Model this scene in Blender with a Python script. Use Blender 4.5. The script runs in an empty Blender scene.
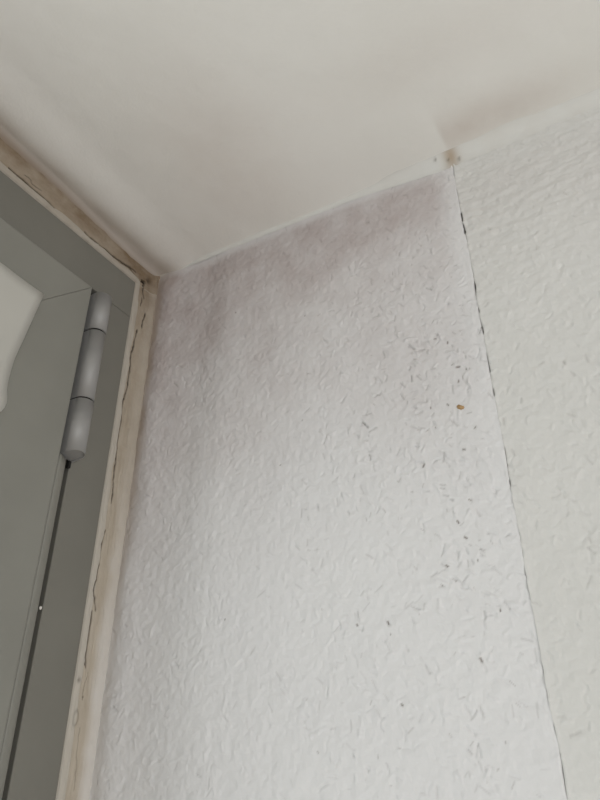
import bpy, bmesh, math
import numpy as np
from mathutils import Vector, Matrix

# ------------------------------------------------------------------ camera
scene = bpy.context.scene
COL = scene.collection
F_PX, PITCH, YAW, ROLL = 619.83, math.radians(28.769), math.radians(28.2816), math.radians(-0.4119)
CAM = np.array([-0.4, -0.3983, 1.95])
_fw = np.array([math.cos(YAW)*math.cos(PITCH), math.sin(YAW)*math.cos(PITCH), math.sin(PITCH)])
_rt0 = np.array([math.sin(YAW), -math.cos(YAW), 0.0])
_up0 = np.cross(_rt0, _fw)
_rt = math.cos(ROLL)*_rt0 + math.sin(ROLL)*_up0
_up = -math.sin(ROLL)*_rt0 + math.cos(ROLL)*_up0
cd = bpy.data.cameras.new('camera')
cam = bpy.data.objects.new('camera', cd)
COL.objects.link(cam)
cam.matrix_world = Matrix(((_rt[0], _up[0], -_fw[0], CAM[0]), (_rt[1], _up[1], -_fw[1], CAM[1]),
                           (_rt[2], _up[2], -_fw[2], CAM[2]), (0, 0, 0, 1)))
cd.sensor_fit = 'VERTICAL'
cd.sensor_height = 24.0
cd.lens = F_PX/800*24.0
cd.clip_start = 0.01
scene.camera = cam

# ------------------------------------------------------------------ sky, light, exposure
w = bpy.data.worlds.new('sky'); scene.world = w
w.use_nodes = True
bg = w.node_tree.nodes['Background']
bg.inputs['Color'].default_value = (0.975, 0.985, 1.0, 1)
bg.inputs['Strength'].default_value = 0.34
vs = scene.view_settings
vs.view_transform = 'Standard'; vs.look = 'None'; vs.gamma = 1.0; vs.exposure = 0.35
vs.use_curve_mapping = False
# daylight entering through the (curtained) window glass
ld = bpy.data.lights.new('window_daylight', 'AREA'); ld.shape = 'RECTANGLE'; ld.size = 0.86; ld.size_y = 2.15
ld.energy = 6.2; ld.color = (0.97, 0.985, 1.0)
lo = bpy.data.objects.new('window_daylight', ld); COL.objects.link(lo)
lo.location = (-0.57, 0.085, 1.2); lo.rotation_euler = (math.radians(-90), 0, 0)   # faces the room (-y)
# added room-side area light, no window built; behind and left of the camera
l2 = bpy.data.lights.new('added_room_light', 'AREA'); l2.shape = 'RECTANGLE'; l2.size = 1.1; l2.size_y = 1.4
l2.energy = 27.0; l2.color = (0.975, 0.985, 1.0)
lo2 = bpy.data.objects.new('added_room_light', l2); COL.objects.link(lo2)
lo2.location = (-1.7, -2.9, 0.95)
lo2.rotation_euler = (Vector((-0.1, -0.2, 2.2))-Vector(lo2.location)).to_track_quat('-Z', 'Y').to_euler()

def onp(px, py, axis, val):
    """photo pixel -> point on the plane coordinate[axis] = val"""
    d = _fw*F_PX + _rt*(px-300) + _up*(400-py)
    return CAM + d*((val-CAM[axis])/d[axis])

# ------------------------------------------------------------------ dimensions (metres)
ZC = 2.4053            # ceiling
ZF = 2.378             # top of window frame
ZJ = 2.3326            # joint head / jamb
XF = -0.0268           # right edge of window frame (wall is x = 0)
XL = -1.05             # left edge of window
SY = -0.012            # sash face
SX = -0.0888           # sash outer edge
SZ = 2.323             # sash top
rng = np.random.default_rng(7)

# ------------------------------------------------------------------ helpers
def vnoise(a, b, scale, seed, octaves=1):
    out = np.zeros(np.broadcast(a, b).shape); amp = 1.0; tot = 0
    for o in range(octaves):
        r = np.random.default_rng(seed*31+o)
        T = r.random((256, 256))
        A = a/scale*(2**o) + 1000.3; B = b/scale*(2**o) + 1000.7
        ia = np.floor(A).astype(int); ib = np.floor(B).astype(int)
        fa = A-ia; fb = B-ib
        fa = fa*fa*(3-2*fa); fb = fb*fb*(3-2*fb)
        g = lambda i, j: T[i % 256, j % 256]
        v = (g(ia, ib)*(1-fa)+g(ia+1, ib)*fa)*(1-fb) + (g(ia, ib+1)*(1-fa)+g(ia+1, ib+1)*fa)*fb
        out += amp*v; tot += amp; amp *= 0.5
    return out/tot

def sstep(e0, e1, x):
    t = np.clip((x-e0)/(e1-e0), 0, 1)
    return t*t*(3-2*t)

def link(name, me, mat, parent=None):
    o = bpy.data.objects.new(name, me); COL.objects.link(o)
    if mat is not None: me.materials.append(mat)
    if parent is not None: o.parent = parent
    return o

def tag(o, label=None, cat=None, kind=None, group=None):
    if label: o['label'] = label
    if cat: o['category'] = cat
    if kind: o['kind'] = kind
    if group: o['group'] = group
    return o

def grid_mesh(name, X, Y, Z, attrs=None, flip=False):
    n, m = X.shape
    me = bpy.data.meshes.new(name)
    co = np.stack([X, Y, Z], -1).reshape(-1, 3).astype(np.float32)
    idx = np.arange(n*m).reshape(n, m)
    q = np.stack([idx[:-1, :-1], idx[1:, :-1], idx[1:, 1:], idx[:-1, 1:]], -1).reshape(-1, 4)
    if flip: q = q[:, ::-1]
    nf = len(q)
    me.vertices.add(len(co)); me.vertices.foreach_set('co', co.ravel())
    me.loops.add(nf*4); me.loops.foreach_set('vertex_index', q.ravel().astype(np.int32))
    me.polygons.add(nf); me.polygons.foreach_set('loop_start', (np.arange(nf)*4).astype(np.int32))
    me.polygons.foreach_set('loop_total', np.full(nf, 4, np.int32))
    me.polygons.foreach_set('use_smooth', np.ones(nf, bool))
    me.update(calc_edges=True)
    for k, v in (attrs or {}).items():
        a = me.attributes.new(k, 'FLOAT', 'POINT')
        a.data.foreach_set('value', np.asarray(v, np.float32).ravel())
    return me

def axis_vals(lo, hi, fine_lo, fine_hi, step, coarse):
    a = np.linspace(fine_lo, fine_hi, int(round((fine_hi-fine_lo)/step))+1)
    L, R = [], []
    s, x = step, fine_lo
    while x > lo+1e-6:
        s = min(s*1.35, coarse); x = max(lo, x-s); L.append(x)
    s, x = step, fine_hi
    while x < hi-1e-6:
        s = min(s*1.35, coarse); x = min(hi, x+s); R.append(x)
    return np.array(L[::-1]+list(a)+R)

def box_mesh(name, lo, hi, bevel=0.0, seg=2):
    bm = bmesh.new()
    bmesh.ops.create_cube(bm, size=1)
    for v in bm.verts:
        v.co = Vector([lo[i] if v.co[i] < 0 else hi[i] for i in range(3)])
    if bevel:
        bmesh.ops.bevel(bm, geom=bm.edges[:], offset=bevel, segments=seg, affect='EDGES', profile=0.5)
    me = bpy.data.meshes.new(name); bm.to_mesh(me); bm.free()
    return me

def smooth(me, on=True):
    me.polygons.foreach_set('use_smooth', np.full(len(me.polygons), on))

# ------------------------------------------------------------------ materials
class NT:
    def __init__(s, name, rough=0.6, spec=0.3, metal=0.0):
        s.m = bpy.data.materials.new(name); s.m.use_nodes = True
        s.t = s.m.node_tree; s.b = s.t.nodes['Principled BSDF']
        s.b.inputs['Roughness'].default_value = rough
        s.b.inputs['Specular IOR Level'].default_value = spec
        s.b.inputs['Metallic'].default_value = metal
        s.tc = s.t.nodes.new('ShaderNodeTexCoord').outputs['Object']
    def n(s, kind, **kw):
        nd = s.t.nodes.new(kind)
        for k, v in kw.items(): setattr(nd, k, v)
        return nd
    def link(s, a, b): s.t.links.new(a, b)
    def noise(s, scale, detail=3, rough=0.5, stretch=None):
        nd = s.n('ShaderNodeTexNoise'); nd.inputs['Scale'].default_value = scale
        nd.inputs['Detail'].default_value = detail; nd.inputs['Roughness'].default_value = rough
        if stretch:
            mp = s.n('ShaderNodeMapping'); mp.inputs['Scale'].default_value = stretch
            s.link(s.tc, mp.inputs['Vector']); s.link(mp.outputs[0], nd.inputs['Vector'])
        else: s.link(s.tc, nd.inputs['Vector'])
        return nd.outputs['Fac']
    def attr(s, name):
        nd = s.n('ShaderNodeAttribute', attribute_name=name); return nd.outputs['Fac']
    def ramp(s, fac, lo, hi):
        nd = s.n('ShaderNodeMapRange'); nd.inputs[1].default_value = lo; nd.inputs[2].default_value = hi
        s.link(fac, nd.inputs[0]); return nd.outputs[0]
    def mul(s, a, b):
        nd = s.n('ShaderNodeMath', operation='MULTIPLY')
        for i, v in enumerate((a, b)):
            if isinstance(v, (int, float)): nd.inputs[i].default_value = v
            else: s.link(v, nd.inputs[i])
        return nd.outputs[0]
    def mix(s, fac, a, b):
        nd = s.n('ShaderNodeMix', data_type='RGBA')
        for sock, v in ((nd.inputs[0], fac), (nd.inputs[6], a), (nd.inputs[7], b)):
            if isinstance(v, (int, float)): sock.default_value = v
            elif isinstance(v, tuple): sock.default_value = (*v, 1)
            else: s.link(v, sock)
        return nd.outputs[2]
    def base(s, c):
        if isinstance(c, tuple): s.b.inputs['Base Color'].default_value = (*c, 1)
        else: s.link(c, s.b.inputs['Base Color'])
        return s
    def bump(s, h, dist, strength=1.0):
        nd = s.n('ShaderNodeBump'); nd.inputs['Distance'].default_value = dist
        nd.inputs['Strength'].default_value = strength
        s.link(h, nd.inputs['Height']); s.link(nd.outputs[0], s.b.inputs['Normal'])
        return s

def wallpaper_mat(name, c0, c1):
    k = NT(name, 0.75, 0.2)
    c = k.mix(k.ramp(k.noise(9, 4), 0.3, 0.7), c0, c1)
    mo = k.mul(k.attr('mould_shade'), k.ramp(k.noise(30, 6, 0.62), -0.15, 0.72))
    c = k.mix(mo, c, (0.485, 0.42, 0.405))
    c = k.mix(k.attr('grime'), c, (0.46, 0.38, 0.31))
    c = k.mix(k.attr('speck'), c, (0.13, 0.09, 0.07))
    k.base(c); k.bump(k.noise(520, 4, 0.6), 0.00035, 0.7)
    return k.m
M_PAPER = wallpaper_mat('woodchip_paint', (0.80, 0.795, 0.79), (0.77, 0.763, 0.762))
M_PAPER2 = wallpaper_mat('woodchip_paint_cream', (0.745, 0.738, 0.712), (0.715, 0.708, 0.68))

k = NT('ceiling_paint', 0.8, 0.15)
c = k.mix(k.ramp(k.noise(7, 4), 0.3, 0.7), (0.83, 0.815, 0.78), (0.80, 0.785, 0.745))
c = k.mix(k.mul(k.attr('stain'), k.ramp(k.noise(20, 5, 0.6), -0.2, 0.8)), c, (0.53, 0.445, 0.39))
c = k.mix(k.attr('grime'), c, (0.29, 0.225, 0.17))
k.base(c); k.bump(k.noise(420, 4, 0.6), 0.0004, 0.6); M_CEIL = k.m

k = NT('bead_paint', 0.7, 0.2)
c = k.mix(k.ramp(k.noise(30, 4), 0.35, 0.7), (0.73, 0.725, 0.695), (0.70, 0.685, 0.645))
c = k.mix(k.attr('stain'), c, (0.40, 0.30, 0.20))
c = k.mix(k.attr('speck'), c, (0.10, 0.08, 0.05))
k.base(c); k.bump(k.noise(380, 4, 0.6), 0.0003, 0.6); M_BEAD = k.m

k = NT('filler_beige', 0.75, 0.2)
c = k.mix(k.ramp(k.noise(70, 5, 0.6, (1, 1, .35)), 0.25, 0.75), (0.54, 0.485, 0.405), (0.47, 0.41, 0.33))
c = k.mix(k.attr('bead'), c, (0.53, 0.50, 0.445))
c = k.mix(k.mul(k.attr('brown_tone'), k.ramp(k.noise(90, 5, .6, (.4, 1, .5)), -0.1, 0.65)), c, (0.20, 0.14, 0.085))
c = k.mix(k.attr('paint'), c, (0.72, 0.705, 0.685))
c = k.mix(k.attr('crack'), c, (0.035, 0.025, 0.018))
k.base(c); k.bump(k.noise(300, 4, 0.6), 0.0005, 0.7); M_FILL = k.m

k = NT('frame_grey', 0.5, 0.35)
k.base(k.mix(k.ramp(k.noise(20, 4), 0.35, 0.65), (0.20, 0.193, 0.166), (0.187, 0.18, 0.155)))
k.bump(k.noise(900, 2), 0.00015, 0.5); M_FRAME = k.m
k = NT('sash_grey', 0.45, 0.35)
k.base(k.mix(k.ramp(k.noise(20, 4), 0.35, 0.65), (0.25, 0.246, 0.216), (0.235, 0.231, 0.203)))
k.bump(k.noise(900, 2), 0.00015, 0.5); M_SASH = k.m
k = NT('rubber_dark', 0.7, 0.2); k.base((0.02, 0.019, 0.017)); M_DARK = k.m
k = NT('hinge_silver', 0.55, 0.45, 0.3); k.base((0.34, 0.335, 0.325)); M_HINGE = k.m
k = NT('paper_white', 0.7, 0.2)
k.base(k.mix(k.ramp(k.noise(14, 3), 0.3, 0.7), (0.53, 0.52, 0.475), (0.50, 0.49, 0.448))); M_SHEET = k.m
k = NT('plaster', 0.9, 0.1); k.base(k.mix(k.noise(30, 4), (0.5, 0.47, 0.42), (0.42, 0.39, 0.35))); M_PLASTER = k.m
k = NT('wall_plain', 0.8, 0.15); k.base(k.mix(k.noise(12, 4), (0.76, 0.755, 0.73), (0.72, 0.715, 0.69))); M_WALL = k.m
k = NT('floor_wood', 0.5, 0.3); k.base(k.mix(k.noise(6, 5, 0.6, (1, 14, 1)), (0.52, 0.42, 0.31), (0.42, 0.32, 0.22))); M_FLOOR = k.m
k = NT('woodchip_bare', 0.8, 0.2); k.base((0.50, 0.33, 0.17)); M_CHIP = k.m
k = NT('speck_white', 0.6, 0.3); k.base((0.75, 0.73, 0.68)); M_SPECK = k.m
m = bpy.data.materials.new('glass'); m.use_nodes = True
t = m.node_tree; t.nodes.clear()
o_ = t.nodes.new('ShaderNodeOutputMaterial'); mx = t.nodes.new('ShaderNodeMixShader')
tr = t.nodes.new('ShaderNodeBsdfTransparent'); gl = t.nodes.new('ShaderNodeBsdfGlossy')
gl.inputs['Roughness'].default_value = 0.02; mx.inputs[0].default_value = 0.07
tr.inputs['Color'].default_value = (0.94, 0.96, 0.95, 1)
t.links.new(tr.outputs[0], mx.inputs[1]); t.links.new(gl.outputs[0], mx.inputs[2]); t.links.new(mx.outputs[0], o_.inputs[0])
M_GLASS = m

# ------------------------------------------------------------------ room shell
YB, XW = -3.4, -3.0
wall_right = link('wall_right', box_mesh('wall_right', (0.007, YB, 0), (0.2, 0.25, ZC+0.1)), M_PLASTER)
tag(wall_right, 'white woodchip papered wall with a vertical seam, meeting the ceiling', 'wall', 'structure')
floor = link('floor', box_mesh('floor', (XW, YB, -0.1), (0.2, 0.25, 0)), M_FLOOR)
tag(floor, 'wooden floor of the room far below the corner', 'floor', 'structure')
wall_win = link('wall_window', box_mesh('wall_window', (XW, 0.0, 0), (XL-0.03, 0.25, ZC+0.1)), M_WALL)
tag(wall_win, 'plain white wall beside the far edge of the grey window', 'wall', 'structure')

# ---- woodchip wallpaper strips (relief as real geometry)
SEAM = -0.3382
Z0 = 1.86
def seam_y(z):   # slightly wandering seam
    return SEAM + (vnoise(z, z*0, 0.03, 5)-0.5)*0.0012
spx = lambda py: float(onp(np.interp(py, [165, 240, 350, 440, 560, 680, 800], [455, 465, 485, 504, 525, 547, 571]), py, 0, 0)[2])
GAPS = [(213, 221, .0017), (225, 233, .0015), (283, 300, .0006), (300, 345, .0004), (345, 372, .00055),
        (383, 396, .0006), (480, 492, .0005), (575, 600, .0003), (700, 800, .0002)]
def seam_gap(z):
    g = np.full_like(z, .00012)
    for a, b, wd in GAPS:
        za, zb = spx(b), spx(a)
        g = np.maximum(g, wd*sstep(za-.0015, za+.001, z)*(1-sstep(zb-.001, zb+.0015, z)))
    return g*np.clip((vnoise(z, z*0, .006, 6)-.22)*2.0, .12, 1.1)

def add_strokes(H, ya, za, chips):
    """chips: y,z,len,wid,ang,amp,exponent -> add soft capsules into H[z,y]"""
    for (cy, cz, L, W, a, amp, cv) in chips:
        R = L/2 + W*2
        j0, j1 = np.searchsorted(ya, [cy-R, cy+R]); i0, i1 = np.searchsorted(za, [cz-R, cz+R])
        if j1 <= j0 or i1 <= i0: continue
        yy = ya[None, j0:j1]-cy; zz = za[i0:i1, None]-cz
        s = yy*math.cos(a)+zz*math.sin(a); d = -yy*math.sin(a)+zz*math.cos(a)
        d = d + cv*(s*s)/L
        q = np.sqrt(np.maximum(np.abs(s)-(L/2-W*.5), 0)**2 + d*d)/W
        H[i0:i1, j0:j1] += amp*np.exp(-(q**2.4)*1.6)

SPECKS = [(435,338.6,1.0),(447.5,342.5,1.1),(458,367,1.5),(466,369,.8),(470,369,.7),(458.6,381.5,1.1),(464,449.6,1.1),
          (424,466,1.3),(465.5,537.5,1.2),(448,405,1.0),(452,365,.7),(447,566,1.1),(481,660,1.3),(442,585,.7),(388,623,1.1),
          (357,625,1.0),(305,316,.7),(236,313,.8),(302,420,.5),(431,408,.8),(470,500,.8),(458,522,1.2),(436,428,.7),(500,610,.8),
          (390,634,.6),(402,705,1.0),(478,560,.7),(280,465,.6),(225,620,.7),(318,752,.7),(505,742,.6),(468,392,.6),(475,428,.8)]

def paper_strip(name, ylo, yhi, fine_lo, fine_hi, seed, left):
    r = np.random.default_rng(seed)
    ya = axis_vals(ylo, yhi, fine_lo, fine_hi, 0.00082, 0.05)
    za = axis_vals(0.0, ZC+0.002, Z0, ZC+0.002, 0.00082, 0.06)
    Yg, Zg = np.meshgrid(ya, za)
    H = np.zeros_like(Yg)
    dens = 21000 if left else 14000
    n = int((fine_hi-fine_lo)*(ZC-Z0)*dens)
    cy = r.uniform(fine_lo, fine_hi, n); cz = r.uniform(Z0, ZC, n)
    chips = []; groove_shade = []
    for i in range(n):
        top = float(sstep(0.02, 0.20, ZC-cz[i]))
        neg = r.random() < 0.5
        if left:
            cl = float(vnoise(np.array(cy[i]), np.array(cz[i]), .035, 3))
            amp = (0.00018+0.00062*r.random()**1.8)*(0.55+0.45*top)*(0.5+1.0*cl)
            lf = 1-float(sstep(.12, .26, -cy[i])); amp *= (1.0-.25*lf)*(1+.9*math.exp(-((cy[i]+.285)/.05)**2-((cz[i]-2.20)/.12)**2)); neg = neg and r.random() > .5*lf
            L = r.uniform(.0025, .0078); W = r.uniform(.0006, .0010)
        else:
            amp = (0.00024+0.00046*r.random()**1.5)*(0.55+0.45*top)
            L = r.uniform(.003, .0075); W = r.uniform(.0007, .0013)
        if neg: amp *= -1.0; W *= .8
        else: amp *= .75
        ang = r.normal(math.radians(65), 0.75) if r.random() < 0.6 else r.uniform(0, math.pi)
        if neg and r.random() < (.42 if left else .18): groove_shade.append((cy[i], cz[i], L*1.0, W*.95, ang, r.uniform(.05, .21)*(1+.6*math.exp(-((cy[i]+.285)/.05)**2-((cz[i]-2.20)/.12)**2)), 0))  # dark tint paints shade into the sunken strokes
        chips.append((cy[i], cz[i], L, W, ang, amp, r.normal(0, .3)))
    add_strokes(H, ya, za, chips)
    # soft lumps of old paint
    H += (vnoise(Yg, Zg, .011, seed+1, 3)-.5)*(0.0009 if left else 0.0011)
    H += (vnoise(Yg, Zg, .0042, seed+9, 2)-.5)*0.0008
    u = -Yg; dc = ZC-Zg
    if not left:      # horizontal wrinkles under the ceiling
        wz = sstep(.22, .05, dc)
        H += (vnoise(Yg*.32+Zg*.1, Zg, .0048, 41, 2)-.5)*0.0017*wz
    else:             # paper turned into the corner: soft vertical swell
        H += 0.0018*sstep(0.0, .017, u) - 0.0018
        H += 0.0024*np.exp(-((u-.022+(vnoise(Zg, Zg*0, .06, 77)-.5)*.008)/.013)**2)
        H -= 0.0022*np.exp(-((u-.066+(dc-.2)*.05)/.020)**2)*(.35+.65*sstep(.42, .10, dc))
        H += 0.0006*np.exp(-((u-.10)/.02)**2)
        H += (vnoise(Yg, Zg, .06, 78)-.5)*0.0012
    H *= sstep(-.006, .022 if left else .03, dc)*.9+.1
    # attributes
    low = vnoise(Yg, Zg, .09, seed+20, 3)
    if left:
        mould_shade = 0.70*sstep(.40, .02, dc+(low-.5)*.16)*(0.60+.40*sstep(.33, .22, u)) + .30*sstep(.15, .02, dc+(low-.5)*.10)  # mould stain plus painted-in shade, darker towards the ceiling
        mould_shade += 0.25*sstep(.10, .02, u)*sstep(.5, .1, dc) 
        mould_shade += .5*np.exp(-((u-.22)/.12)**2-((dc-.035)/.03)**2)
        mould_shade *= sstep(.338, .315, u)*.75+.25
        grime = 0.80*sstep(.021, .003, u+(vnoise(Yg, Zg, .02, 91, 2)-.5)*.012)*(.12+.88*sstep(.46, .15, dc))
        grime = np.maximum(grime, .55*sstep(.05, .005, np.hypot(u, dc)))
    else:
        mould_shade = 0.30*sstep(.20, .0, dc+(low-.5)*.1)*sstep(.008, .06, dc)
        grime = np.zeros_like(H)
    mould_shade *= sstep(.0, .022, dc)*.8+.2
    speck = np.zeros_like(H)
    sp = []
    for (px, py, s) in SPECKS:
        p = onp(px, py, 0, 0.0)
        sp.append((p[1], p[2], .0021*s, .00062*s, r.uniform(.2, 2.4), .85, 0))
    add_strokes(speck, ya, za, sp); add_strokes(speck, ya, za, groove_shade)
    if left:          # many faint dark flecks towards the seam
        m_ = 170
        fy = -.33+np.abs(r.normal(0, .06, m_)); fz = r.uniform(1.90, 2.36, m_)
        add_strokes(speck, ya, za, [(fy[i], fz[i], r.uniform(.0015, .004), .0005, r.normal(1.1, .8), r.uniform(.10, .34), 0) for i in range(m_)])
    speck = np.clip(speck, 0, .9)
    H -= speck*.0004
    if left:          # right border follows the seam
        sy = seam_y(Zg)+seam_gap(Zg)/2
        Yn = np.maximum(Yg, 0)*0 + Yg
        tt = np.clip((Yg-ylo)/(0.004), 0, 1)
        Yn = Yg + (sy-ylo)*(1-tt)
        H += .00022*np.exp(-((Yg-ylo)/.0009)**2)*vnoise(Zg, Zg*0, .02, 8)
    else:
        sy = seam_y(Zg)-seam_gap(Zg)/2
        tt = np.clip((yhi-Yg)/(0.004), 0, 1)
        Yn = Yg + (sy-yhi)*(1-tt)
        H += (.0002+.0005*np.exp(-((yhi-Yg)/.0014)**2)*vnoise(Zg, Zg*0, .03, 9))
    # turn the cut edges back into the wall so that the seam is a real gap
    op = np.minimum(1, seam_gap(za)/.0005)
    if left: H[:, 0] -= .0024*op
    else: H[:, -1] -= .0024*op
    me = grid_mesh(name, -H, Yn, Zg, dict(mould_shade=np.clip(mould_shade, 0, 1), grime=np.clip(grime, 0, 1), speck=speck), flip=True)
    return link(name, me, M_PAPER if left else M_PAPER2, wall_right)
s1 = paper_strip('wallpaper_strip', SEAM, 0.004, SEAM, 0.004, 11, True)
s1['label'] = 'greyish stained woodchip paper strip next to the window'
s2 = paper_strip('wallpaper_strip', SEAM-0.53, SEAM, SEAM-0.19, SEAM, 12, False)
s2['label'] = 'cream woodchip paper strip right of the seam'
s3 = link('wallpaper_strip', box_mesh('wallpaper_strip', (-.0002, YB, 0), (.007, SEAM-.5305, ZC)), M_PAPER2, wall_right)
# bare wood chip showing through the paint
def chip(px, py, L, W, ang, mat, name):
    p = onp(px, py, 0, -0.0004)
    bm = bmesh.new(); bmesh.ops.create_cube(bm, size=1)
    for v in bm.verts:
        v.co = Vector((v.co.x*.0020, v.co.y*L*(1 if v.co.z > 0 else .75), v.co.z*W))
    bmesh.ops.bevel(bm, geom=bm.edges[:], offset=.0008, segments=2, affect='EDGES')
    me = bpy.data.meshes.new(name); bm.to_mesh(me); bm.free()
    o = link(name, me, mat, wall_right); o.location = p; o.rotation_euler = (ang, 0, 0)
    smooth(me)
    return o
ch = chip(460.4, 407.5, .0062, .0032, math.radians(32), M_CHIP, 'bare_woodchip'); ch.location.x -= .0003; ch['label'] = 'tan bare wood chip'

# ---- ceiling
xa = axis_vals(XW, 0.004, -0.36, 0.004, 0.0016, 0.06)
ya = axis_vals(YB, 0.004, -0.56, 0.004, 0.0016, 0.06)
Xg, Yg = np.meshgrid(xa, ya)
H = (vnoise(Xg, Yg, .05, 51, 2)-.5)*.0014 + (vnoise(Xg, Yg, .009, 52, 2)-.5)*.00035
u = -Yg
H += .0045*sstep(.072, .030, u)*(.7+.6*vnoise(Xg, Yg, .12, 57)) - .0022*np.exp(-((u-.012)/.010)**2)
stain = np.zeros_like(H)
def blot(px, py, sx, sy, ang, amp):
    p = onp(px, py, 2, ZC); a = math.radians(ang)
    dx, dy = Xg-p[0], Yg-p[1]
    s = dx*math.cos(a)+dy*math.sin(a); d = -dx*math.sin(a)+dy*math.cos(a)
    return amp*np.exp(-(s/sx)**2-(d/sy)**2)
_a, _b = onp(451, 158, 2, ZC), onp(421, 98, 2, ZC)
_t = (_b-_a)[:2]/np.hypot(*(_b-_a)[:2])
_side = (Xg-_a[0])*_t[1]-(Yg-_a[1])*_t[0]
if ((-.02-_a[0])*_t[1]-(-.40-_a[1])*_t[0]) < 0: _side = -_side
cs_mask = sstep(-.0015, .003, _side)
stain += blot(205, 140, .07, .06, 0, .36) + blot(250, 200, .05, .06, 0, .22)
stain += blot(485, 118, .022, .065, 0, .60)*cs_mask
stain += blot(420, 60, .03, .10, 0, .18)
stain += .40*sstep(.055, .0, u)
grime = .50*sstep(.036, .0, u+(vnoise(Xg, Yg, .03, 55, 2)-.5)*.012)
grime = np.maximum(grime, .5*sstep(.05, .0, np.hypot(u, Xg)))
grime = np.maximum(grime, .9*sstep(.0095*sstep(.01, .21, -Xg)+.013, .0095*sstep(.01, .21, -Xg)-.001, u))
ed = .0095*sstep(.01, .21, -Xg)+.001
H += .0032*sstep(ed+.007, ed-.004, u)
roll = .8*sstep(ed+.012, ed-.001, u)
# ceiling stops short of the window: chamfer line drifts away from the corner
me = grid_mesh('ceiling', Xg, Yg, ZC - H, dict(stain=np.clip(stain, 0, 1), grime=np.clip(grime, 0, 1)), flip=True)
ceiling = link('ceiling', me, M_CEIL)
tag(ceiling, 'off-white painted ceiling with faint brown damp stains', 'ceiling', 'structure')

# ---- rounded bead in the angle between wall and ceiling
ya = axis_vals(YB, -.001, -.60, -.001, .0015, .06)
th = np.linspace(0, math.pi/2, 11)
Yb, Tb = np.meshgrid(ya, th, indexing='ij')
rad = .0048 + .0085*sstep(-.23, -.345, Yb) + .0012*(vnoise(Yb, Yb*0, .02, 61, 2)-.5) + .0006*(vnoise(Yb, Yb*0, .006, 62)-.5)
off = .0012
Xb = -(rad*(1-np.sin(Tb))) + off*0 - .0002
Zb = ZC - rad*(1-np.cos(Tb)) + .0004
pc = onp(452, 160, 0, 0)
dd = np.hypot(Yb-pc[1], (Tb-.8)*.006)
stn = .8*np.exp(-(dd/.006)**2) + .5*sstep(.035, .002, -Yb)
spk = np.zeros_like(Yb)
for (px, py, rr) in ((458.5, 157.5, .0013), (433, 155, .0011), (449, 170, .0009), (436, 162, .0009), (448, 160, .001)):
    p = onp(px, py, 0, -.003); spk += .8*np.exp(-((Yb-p[1])**2+(Zb-p[2])**2)/rr**2)
bead = link('trim_1', grid_mesh('trim_1', Xb, Yb, Zb, dict(stain=np.clip(stn, 0, 1), speck=np.clip(spk, 0, .9)), flip=False), M_BEAD)
tag(bead, 'rounded off-white filler bead between papered wall and ceiling', 'trim', 'structure')

# ---- cracked filler between frame and wall / frame and ceiling
def on_f(pts): return [tuple(onp(px, py, 1, -.0012)[[0, 2]]) for px, py in pts]
CR = [  # polyline px, half width, depth
 ([(144,282),(143.7,290),(144.2,298)], .0007, .004),
 ([(142,298),(141.2,306)], .0004, .002),
 ([(145.7,314),(143.5,320),(142,328)], .0005, .003),
 ([(137.5,330),(135.5,338),(134.5,346),(131.7,353),(130.5,368),(128.3,385)], .00055, .003),
 ([(128.3,385),(123.5,403),(120.3,425),(118,443),(115.8,465),(114,480),(113.3,492),(111.7,503)], .00045, .003),
 ([(105.9,530),(102.3,542),(101,552),(99.4,565),(97.3,574),(97,579),(94.2,586),(93.8,595),(95.3,598),(95.5,603),(96.2,610)], .00042, .003),
 ([(92.7,611),(91.5,620),(89.8,632),(88,642),(86.6,650),(85.6,658),(86.2,667)], .00045, .003),
 ([(88.4,673),(86,682),(84,690),(83,700)], .0002, .0008),
 ([(80,728),(78,745),(77,765),(75,790)], .0002, .0006),
 ([(9.5,168.5),(17,175.5),(24,181),(35,190.5),(46,200),(54,207.5)], .0005, .003),
 ([(24,176),(30,180),(31.5,184),(36,187.5),(41,191)], .0002, .001),
 ([(85,232.5),(91,238),(97,243),(106,250),(113,256),(120,260.5),(126,265),(131,268),(135.5,271.5)], .0006, .004),
 ([(131,270),(134,274),(139,280.5),(144,283)], .0004, .002),
 ([(142.5,280.5),(145,282)], .0010, .004),
]
def dist_poly(X, Z, pts):
    D = np.full(X.shape, 9.0)
    for (x0, z0), (x1, z1) in zip(pts[:-1], pts[1:]):
        dx, dz = x1-x0, z1-z0
        t_ = np.clip(((X-x0)*dx+(Z-z0)*dz)/(dx*dx+dz*dz), 0, 1)
        D = np.minimum(D, np.hypot(X-x0-t_*dx, Z-z0-t_*dz))
    return D
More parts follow.
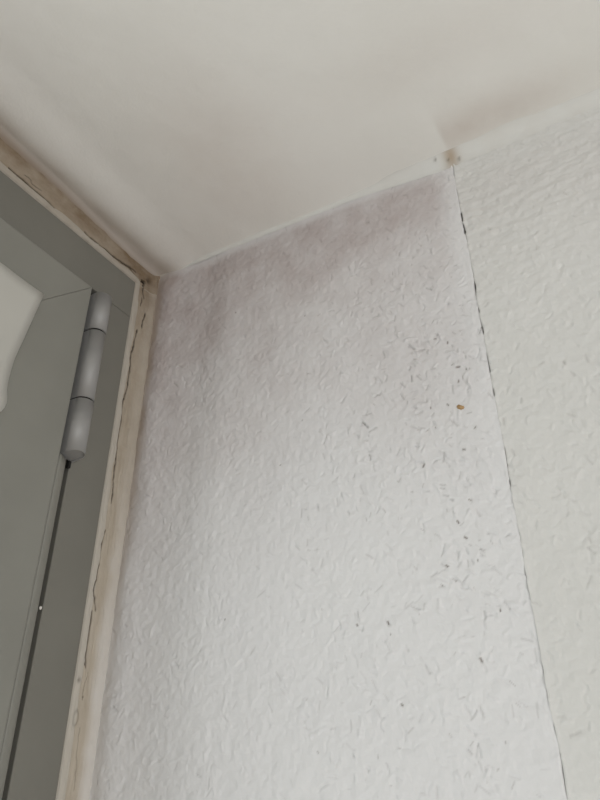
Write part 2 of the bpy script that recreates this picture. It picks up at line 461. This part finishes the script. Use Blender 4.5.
def filler(name, xs, zs, label):
    X, Z = np.meshgrid(xs, zs)
    dw = -X; dcl = ZC-Z
    dep = .0008 + .0045*np.exp(-np.maximum(dw, 0)/.0034)
    amp = .0035 + .0085*sstep(.02, .20, dw)
    dep = dep + amp*np.exp(-(dcl/.009)**1.4)
    df = np.where(Z < ZF, XF-X, Z-ZF); df = np.where(Z < ZF, X-XF, df)
    df = np.where((Z > ZF) & (X > XF), np.hypot(X-XF, Z-ZF), df)
    bw = .0062+.002*(vnoise(X, Z, .018, 71)-.5)
    bd = sstep(bw+.0008, bw-.0008, df)
    dep += bd*(.0010+.0004*(vnoise(X, Z, .012, 72)-.5)) * sstep(-.0035, .0012, df)
    dep += (vnoise(X, Z, .010, 73, 3)-.5)*.0013*sstep(0, .012, dcl)
    along = np.where(Z > ZF, vnoise(X*.12, Z, .0016, 79, 2), vnoise(X, Z*.12, .0016, 80, 2))
    dep += (along-.5)*.0008
    crack = np.zeros_like(X)
    jx = (vnoise(X, Z, .0035, 74, 2)-.5)*.0013; jz = (vnoise(X, Z, .0035, 75, 2)-.5)*.0013
    for pts, hw, dp in CR:
        P = on_f(pts)
        D = dist_poly(X+jx, Z+jz, P)
        hwv = hw*1.6*(.55+.9*vnoise(X, Z, .006, 76))
        g = sstep(hwv+.00035, hwv*.6, D)
        wv = min(1.0, dp/.0022)
        dep -= g*dp; crack = np.maximum(crack, g*wv)
    # blister and pin holes
    p = on_f([(75.5, 718)])[0]; q = np.hypot((X-p[0])/.0028, (Z-p[1])/.0050)
    dep += .0010*np.exp(-(q/.9)**4); crack = np.maximum(crack, .28*np.exp(-((q-1)/.28)**2)); 
    for px, py, rr, a in ((78.5, 680, .0018, .5), (83.4, 697, .0007, .7), (108, 300, .001, .3), (148.3, 281, .0034, .62), (152, 275, .0014, .4)):
        p = on_f([(px, py)])[0]; q = np.hypot(X-p[0], Z-p[1])/rr
        crack = np.maximum(crack, a*np.exp(-q**2)); dep -= .0015*a*np.exp(-q**2)
    brown_tone = .12 + .30*sstep(.45, .05, dcl) + .22*sstep(.14, .0, dcl)  # filler turns browner and darker towards the ceiling
    brown_tone += .35*np.exp(-(np.hypot(dw-.006, dcl-.012)/.022)**2)
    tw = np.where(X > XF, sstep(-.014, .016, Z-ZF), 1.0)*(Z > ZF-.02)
    brown_tone = brown_tone + tw*(.12+.32*sstep(.020, .004, dcl))
    brown_tone *= (1-.5*bd)
    paint = sstep(.0125, .0015, dw+(vnoise(X, Z, .02, 83, 2)-.5)*.006)*(.10+.55*sstep(.18, .46, dcl))*(Z < ZF)
    Yf = -dep
    if name == 'trim_2': Yf[:, 0] = .03
    else: Yf[0, :] = np.where(X[0] < XF+.0005, .03, Yf[0, :])
    me = grid_mesh(name, X, Yf, Z, dict(crack=np.clip(crack, 0, 1), bead=bd*.8, paint=paint, brown_tone=np.clip(brown_tone, 0, 1)), flip=False)
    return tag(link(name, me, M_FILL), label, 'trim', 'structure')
zs = axis_vals(0.0, ZF, Z0, ZF, .0008, .06); xs = np.concatenate([[XF-.0002], np.linspace(XF, .003, 98)])
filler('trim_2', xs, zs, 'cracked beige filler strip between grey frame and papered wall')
xs = axis_vals(XL-.03, .003, -.34, .003, .0008, .06); zs = np.linspace(ZF, ZC+.0005, 96)
zs = np.concatenate([[ZF-.0002], zs])
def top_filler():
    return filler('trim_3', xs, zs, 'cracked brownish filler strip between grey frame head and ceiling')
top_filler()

# ------------------------------------------------------------------ window
win = bpy.data.objects.new('window_1', None); COL.objects.link(win); win.location = (0, 0, 0)
tag(win, 'grey window with silver hinge under the ceiling corner', 'window', 'structure')
head = link('frame_head', box_mesh('frame_head', (XL, 0, ZJ+.0002), (XF, .07, ZF), .0007), M_FRAME, win)
jr = link('frame_jamb', box_mesh('frame_jamb', (-.0682, 0, .05), (XF, .07, ZJ-.0002), .0007), M_FRAME, win)
link('frame_jamb', box_mesh('frame_jamb', (XL, 0, .05), (XL+.0414, .07, ZJ-.0002), .0007), M_FRAME, win)
link('frame_sill', box_mesh('frame_sill', (XL, 0, 0), (XF, .07, .0498), .0007), M_FRAME, win)
link('rebate', box_mesh('rebate', (-.0900, .006, .05), (-.0683, .05, ZJ-.0004)), M_DARK, win)
# sash: mitred bars; profile = (distance from outer edge, y)
SXL, SZB = XL+.06, .075
W_ = .076
PROF = [(0, .030), (0, SY+.0022), (.0004, SY+.0009), (.0012, SY+.0002), (.0024, SY), (W_-.012, SY), (W_-.010, SY+.001), (W_-.002, SY+.010), (W_, SY+.012), (W_, .030)]
def bar(name, side):
    bm = bmesh.new(); rings = []
    def pt(end, d, y, inset):
        if side in ('R', 'L'):
            x = SX-d if side == 'R' else SXL+d
            z = (SZ-d-inset) if end else (SZB+d+inset)
        else:
            z = SZ-d if side == 'T' else SZB+d
            x = (SX-d-inset) if end else (SXL+d+inset)
        return bm.verts.new((x, y, z))
    for end, inset, rec in ((0, .0001, .0004), (0, .0008, 0), (1, .0008, 0), (1, .0001, .0004)):
        rings.append([pt(end, d, y+(rec if y < .02 else 0), inset) for d, y in PROF])
    for a, b in zip(rings[:-1], rings[1:]):
        for i in range(len(PROF)-1):
            bm.faces.new((a[i], a[i+1], b[i+1], b[i]))
    bm.faces.new(rings[0]); bm.faces.new(rings[-1])
    bmesh.ops.recalc_face_normals(bm, faces=bm.faces[:])
    me = bpy.data.meshes.new(name); bm.to_mesh(me); bm.free()
    return link(name, me, M_SASH, win)
stile = bar('sash_stile', 'R'); bar('sash_rail', 'T'); bar('sash_stile', 'L'); bar('sash_rail', 'B')
link('glass_pane', box_mesh('glass_pane', (SXL+W_-.004, .010, SZB+W_-.004), (SX-W_+.004, .016, SZ-W_+.004)), M_GLASS, win)
# rounded overlap lip along the stile below the hinge
lp = [(-.0889, -.0098), (-.0870, -.0094), (-.0850, -.0087), (-.0828, -.0077), (-.0803, -.0063), (-.0784, -.0048), (-.0773, -.0034), (-.0768, -.002), (-.0768, .006)]
zs_ = np.array([.08, 1.2, 1.9, 2.1, 2.146, 2.1535])
Lx = np.array([[p[0] for p in lp]]*len(zs_)); Ly = np.array([[p[1] for p in lp]]*len(zs_)); Lz = np.repeat(zs_[:, None], len(lp), 1)
lip = link('overlap_lip', grid_mesh('overlap_lip', Lx, Ly, Lz), M_SASH, win)
sd = lip.modifiers.new('thickness', 'SOLIDIFY'); sd.thickness = .0015; sd.offset = -1
# hinge: three D-shaped knuckles on a dark pin
HX, HY, HR = -.0758, -.0120, .0086
def knuckle(name, z0, z1, parent, r=HR, top_r=.0004, bot_r=.0004, mat=M_HINGE, slant=0.0):
    bm = bmesh.new()
    base = [(HX-r, -.0004)] + [(HX-r*math.cos(a), HY-r*math.sin(a)) for a in np.linspace(0, math.pi, 25)] + [(HX+r, -.0004)]
    def ring(z, s):
        return [bm.verts.new((HX+(x-HX)*(1-s/r), (y+s if y < HY+.0001 else y) if s else y, z - (slant*np.clip((y+.0207)/.0165, 0, 1) if z < z0+.004 else 0))) for x, y in base]
    lv = []
    for i in range(4):
        a = i/3*math.pi/2; lv.append((z0+bot_r*(1-math.sin(a)), bot_r*(1-math.cos(a)) if False else bot_r*(math.cos(a))))
    for i in range(4):
        a = i/3*math.pi/2; lv.append((z1-top_r*(1-math.cos(a)), top_r*math.sin(a)))
    R = [ring(z, s) for z, s in lv]
    for a, b in zip(R[:-1], R[1:]):
        for i in range(len(base)):
            j = (i+1) % len(base); f = bm.faces.new((a[i], a[j], b[j], b[i])); f.smooth = 0 < i < len(base)-2
    bm.faces.new(R[0]); bm.faces.new(R[-1])
    bmesh.ops.recalc_face_normals(bm, faces=bm.faces[:])
    me = bpy.data.meshes.new(name); bm.to_mesh(me); bm.free()
    return link(name, me, mat, parent)
hinge = knuckle('hinge', 2.2080, 2.2773, win, .0084)
hinge['label'] = 'silver hinge knuckle'
knuckle('hinge_knuckle', 2.2788, 2.3195, hinge, .0087, .0012)
knuckle('hinge_knuckle', 2.1585, 2.2065, hinge, .0087, .0004, .0012, slant=.003)
knuckle('hinge_pin', 2.170, 2.312, hinge, .0072, mat=M_DARK)
link('hinge_screw', box_mesh('hinge_screw', (-.0722, -.004, 2.1490), (-.0698, -.0005, 2.1555), .0006), M_DARK, hinge)
# dried paint speck on the lip
bm = bmesh.new(); bmesh.ops.create_icosphere(bm, subdivisions=2, radius=.0009)
for v in bm.verts: v.co.z *= 1.5; v.co.x *= 1.2+.3*math.sin(v.co.z*2500)
me = bpy.data.meshes.new('paint_speck'); bm.to_mesh(me); bm.free(); smooth(me)
o = link('paint_speck', me, M_SPECK, win); o.location = onp(40.5, 608, 1, -.0055)

# ------------------------------------------------------------------ off-white sheet hanging over the sash
edge = [(44,294.5),(40,303),(33,318),(27.5,330),(23,340),(18,350),(13,361),(9.5,372),(6.5,383),(5.2,391),(4.8,398),(4,404),(1,409),(-3,413)]
E3 = [onp(px, py, 1, SY-.0025) for px, py in edge]
zt = E3[0][2]
n = 22
rows = []
for i, e in enumerate(E3):
    row = []
    for j in range(n):
        t_ = j/(n-1)
        x = e[0] - .17*t_
        zz = e[2] - t_*(.004 if i == 0 else .004)
        y = e[1] - .0030*math.sin(t_*5.0 + i*.22)*min(1, t_*4) - .004*(i/(len(E3)-1))**2
        row.append((x, y, zz))
    rows.append(row)
A = np.array(rows)
me = grid_mesh('paper_sheet', A[..., 0], A[..., 1], A[..., 2])
sheet = link('paper_sheet', me, M_SHEET)
sd = sheet.modifiers.new('thickness', 'SOLIDIFY'); sd.thickness = .0006; sd.offset = 0
tag(sheet, 'off-white sheet with a wavy edge hanging against the grey window sash', 'sheet')
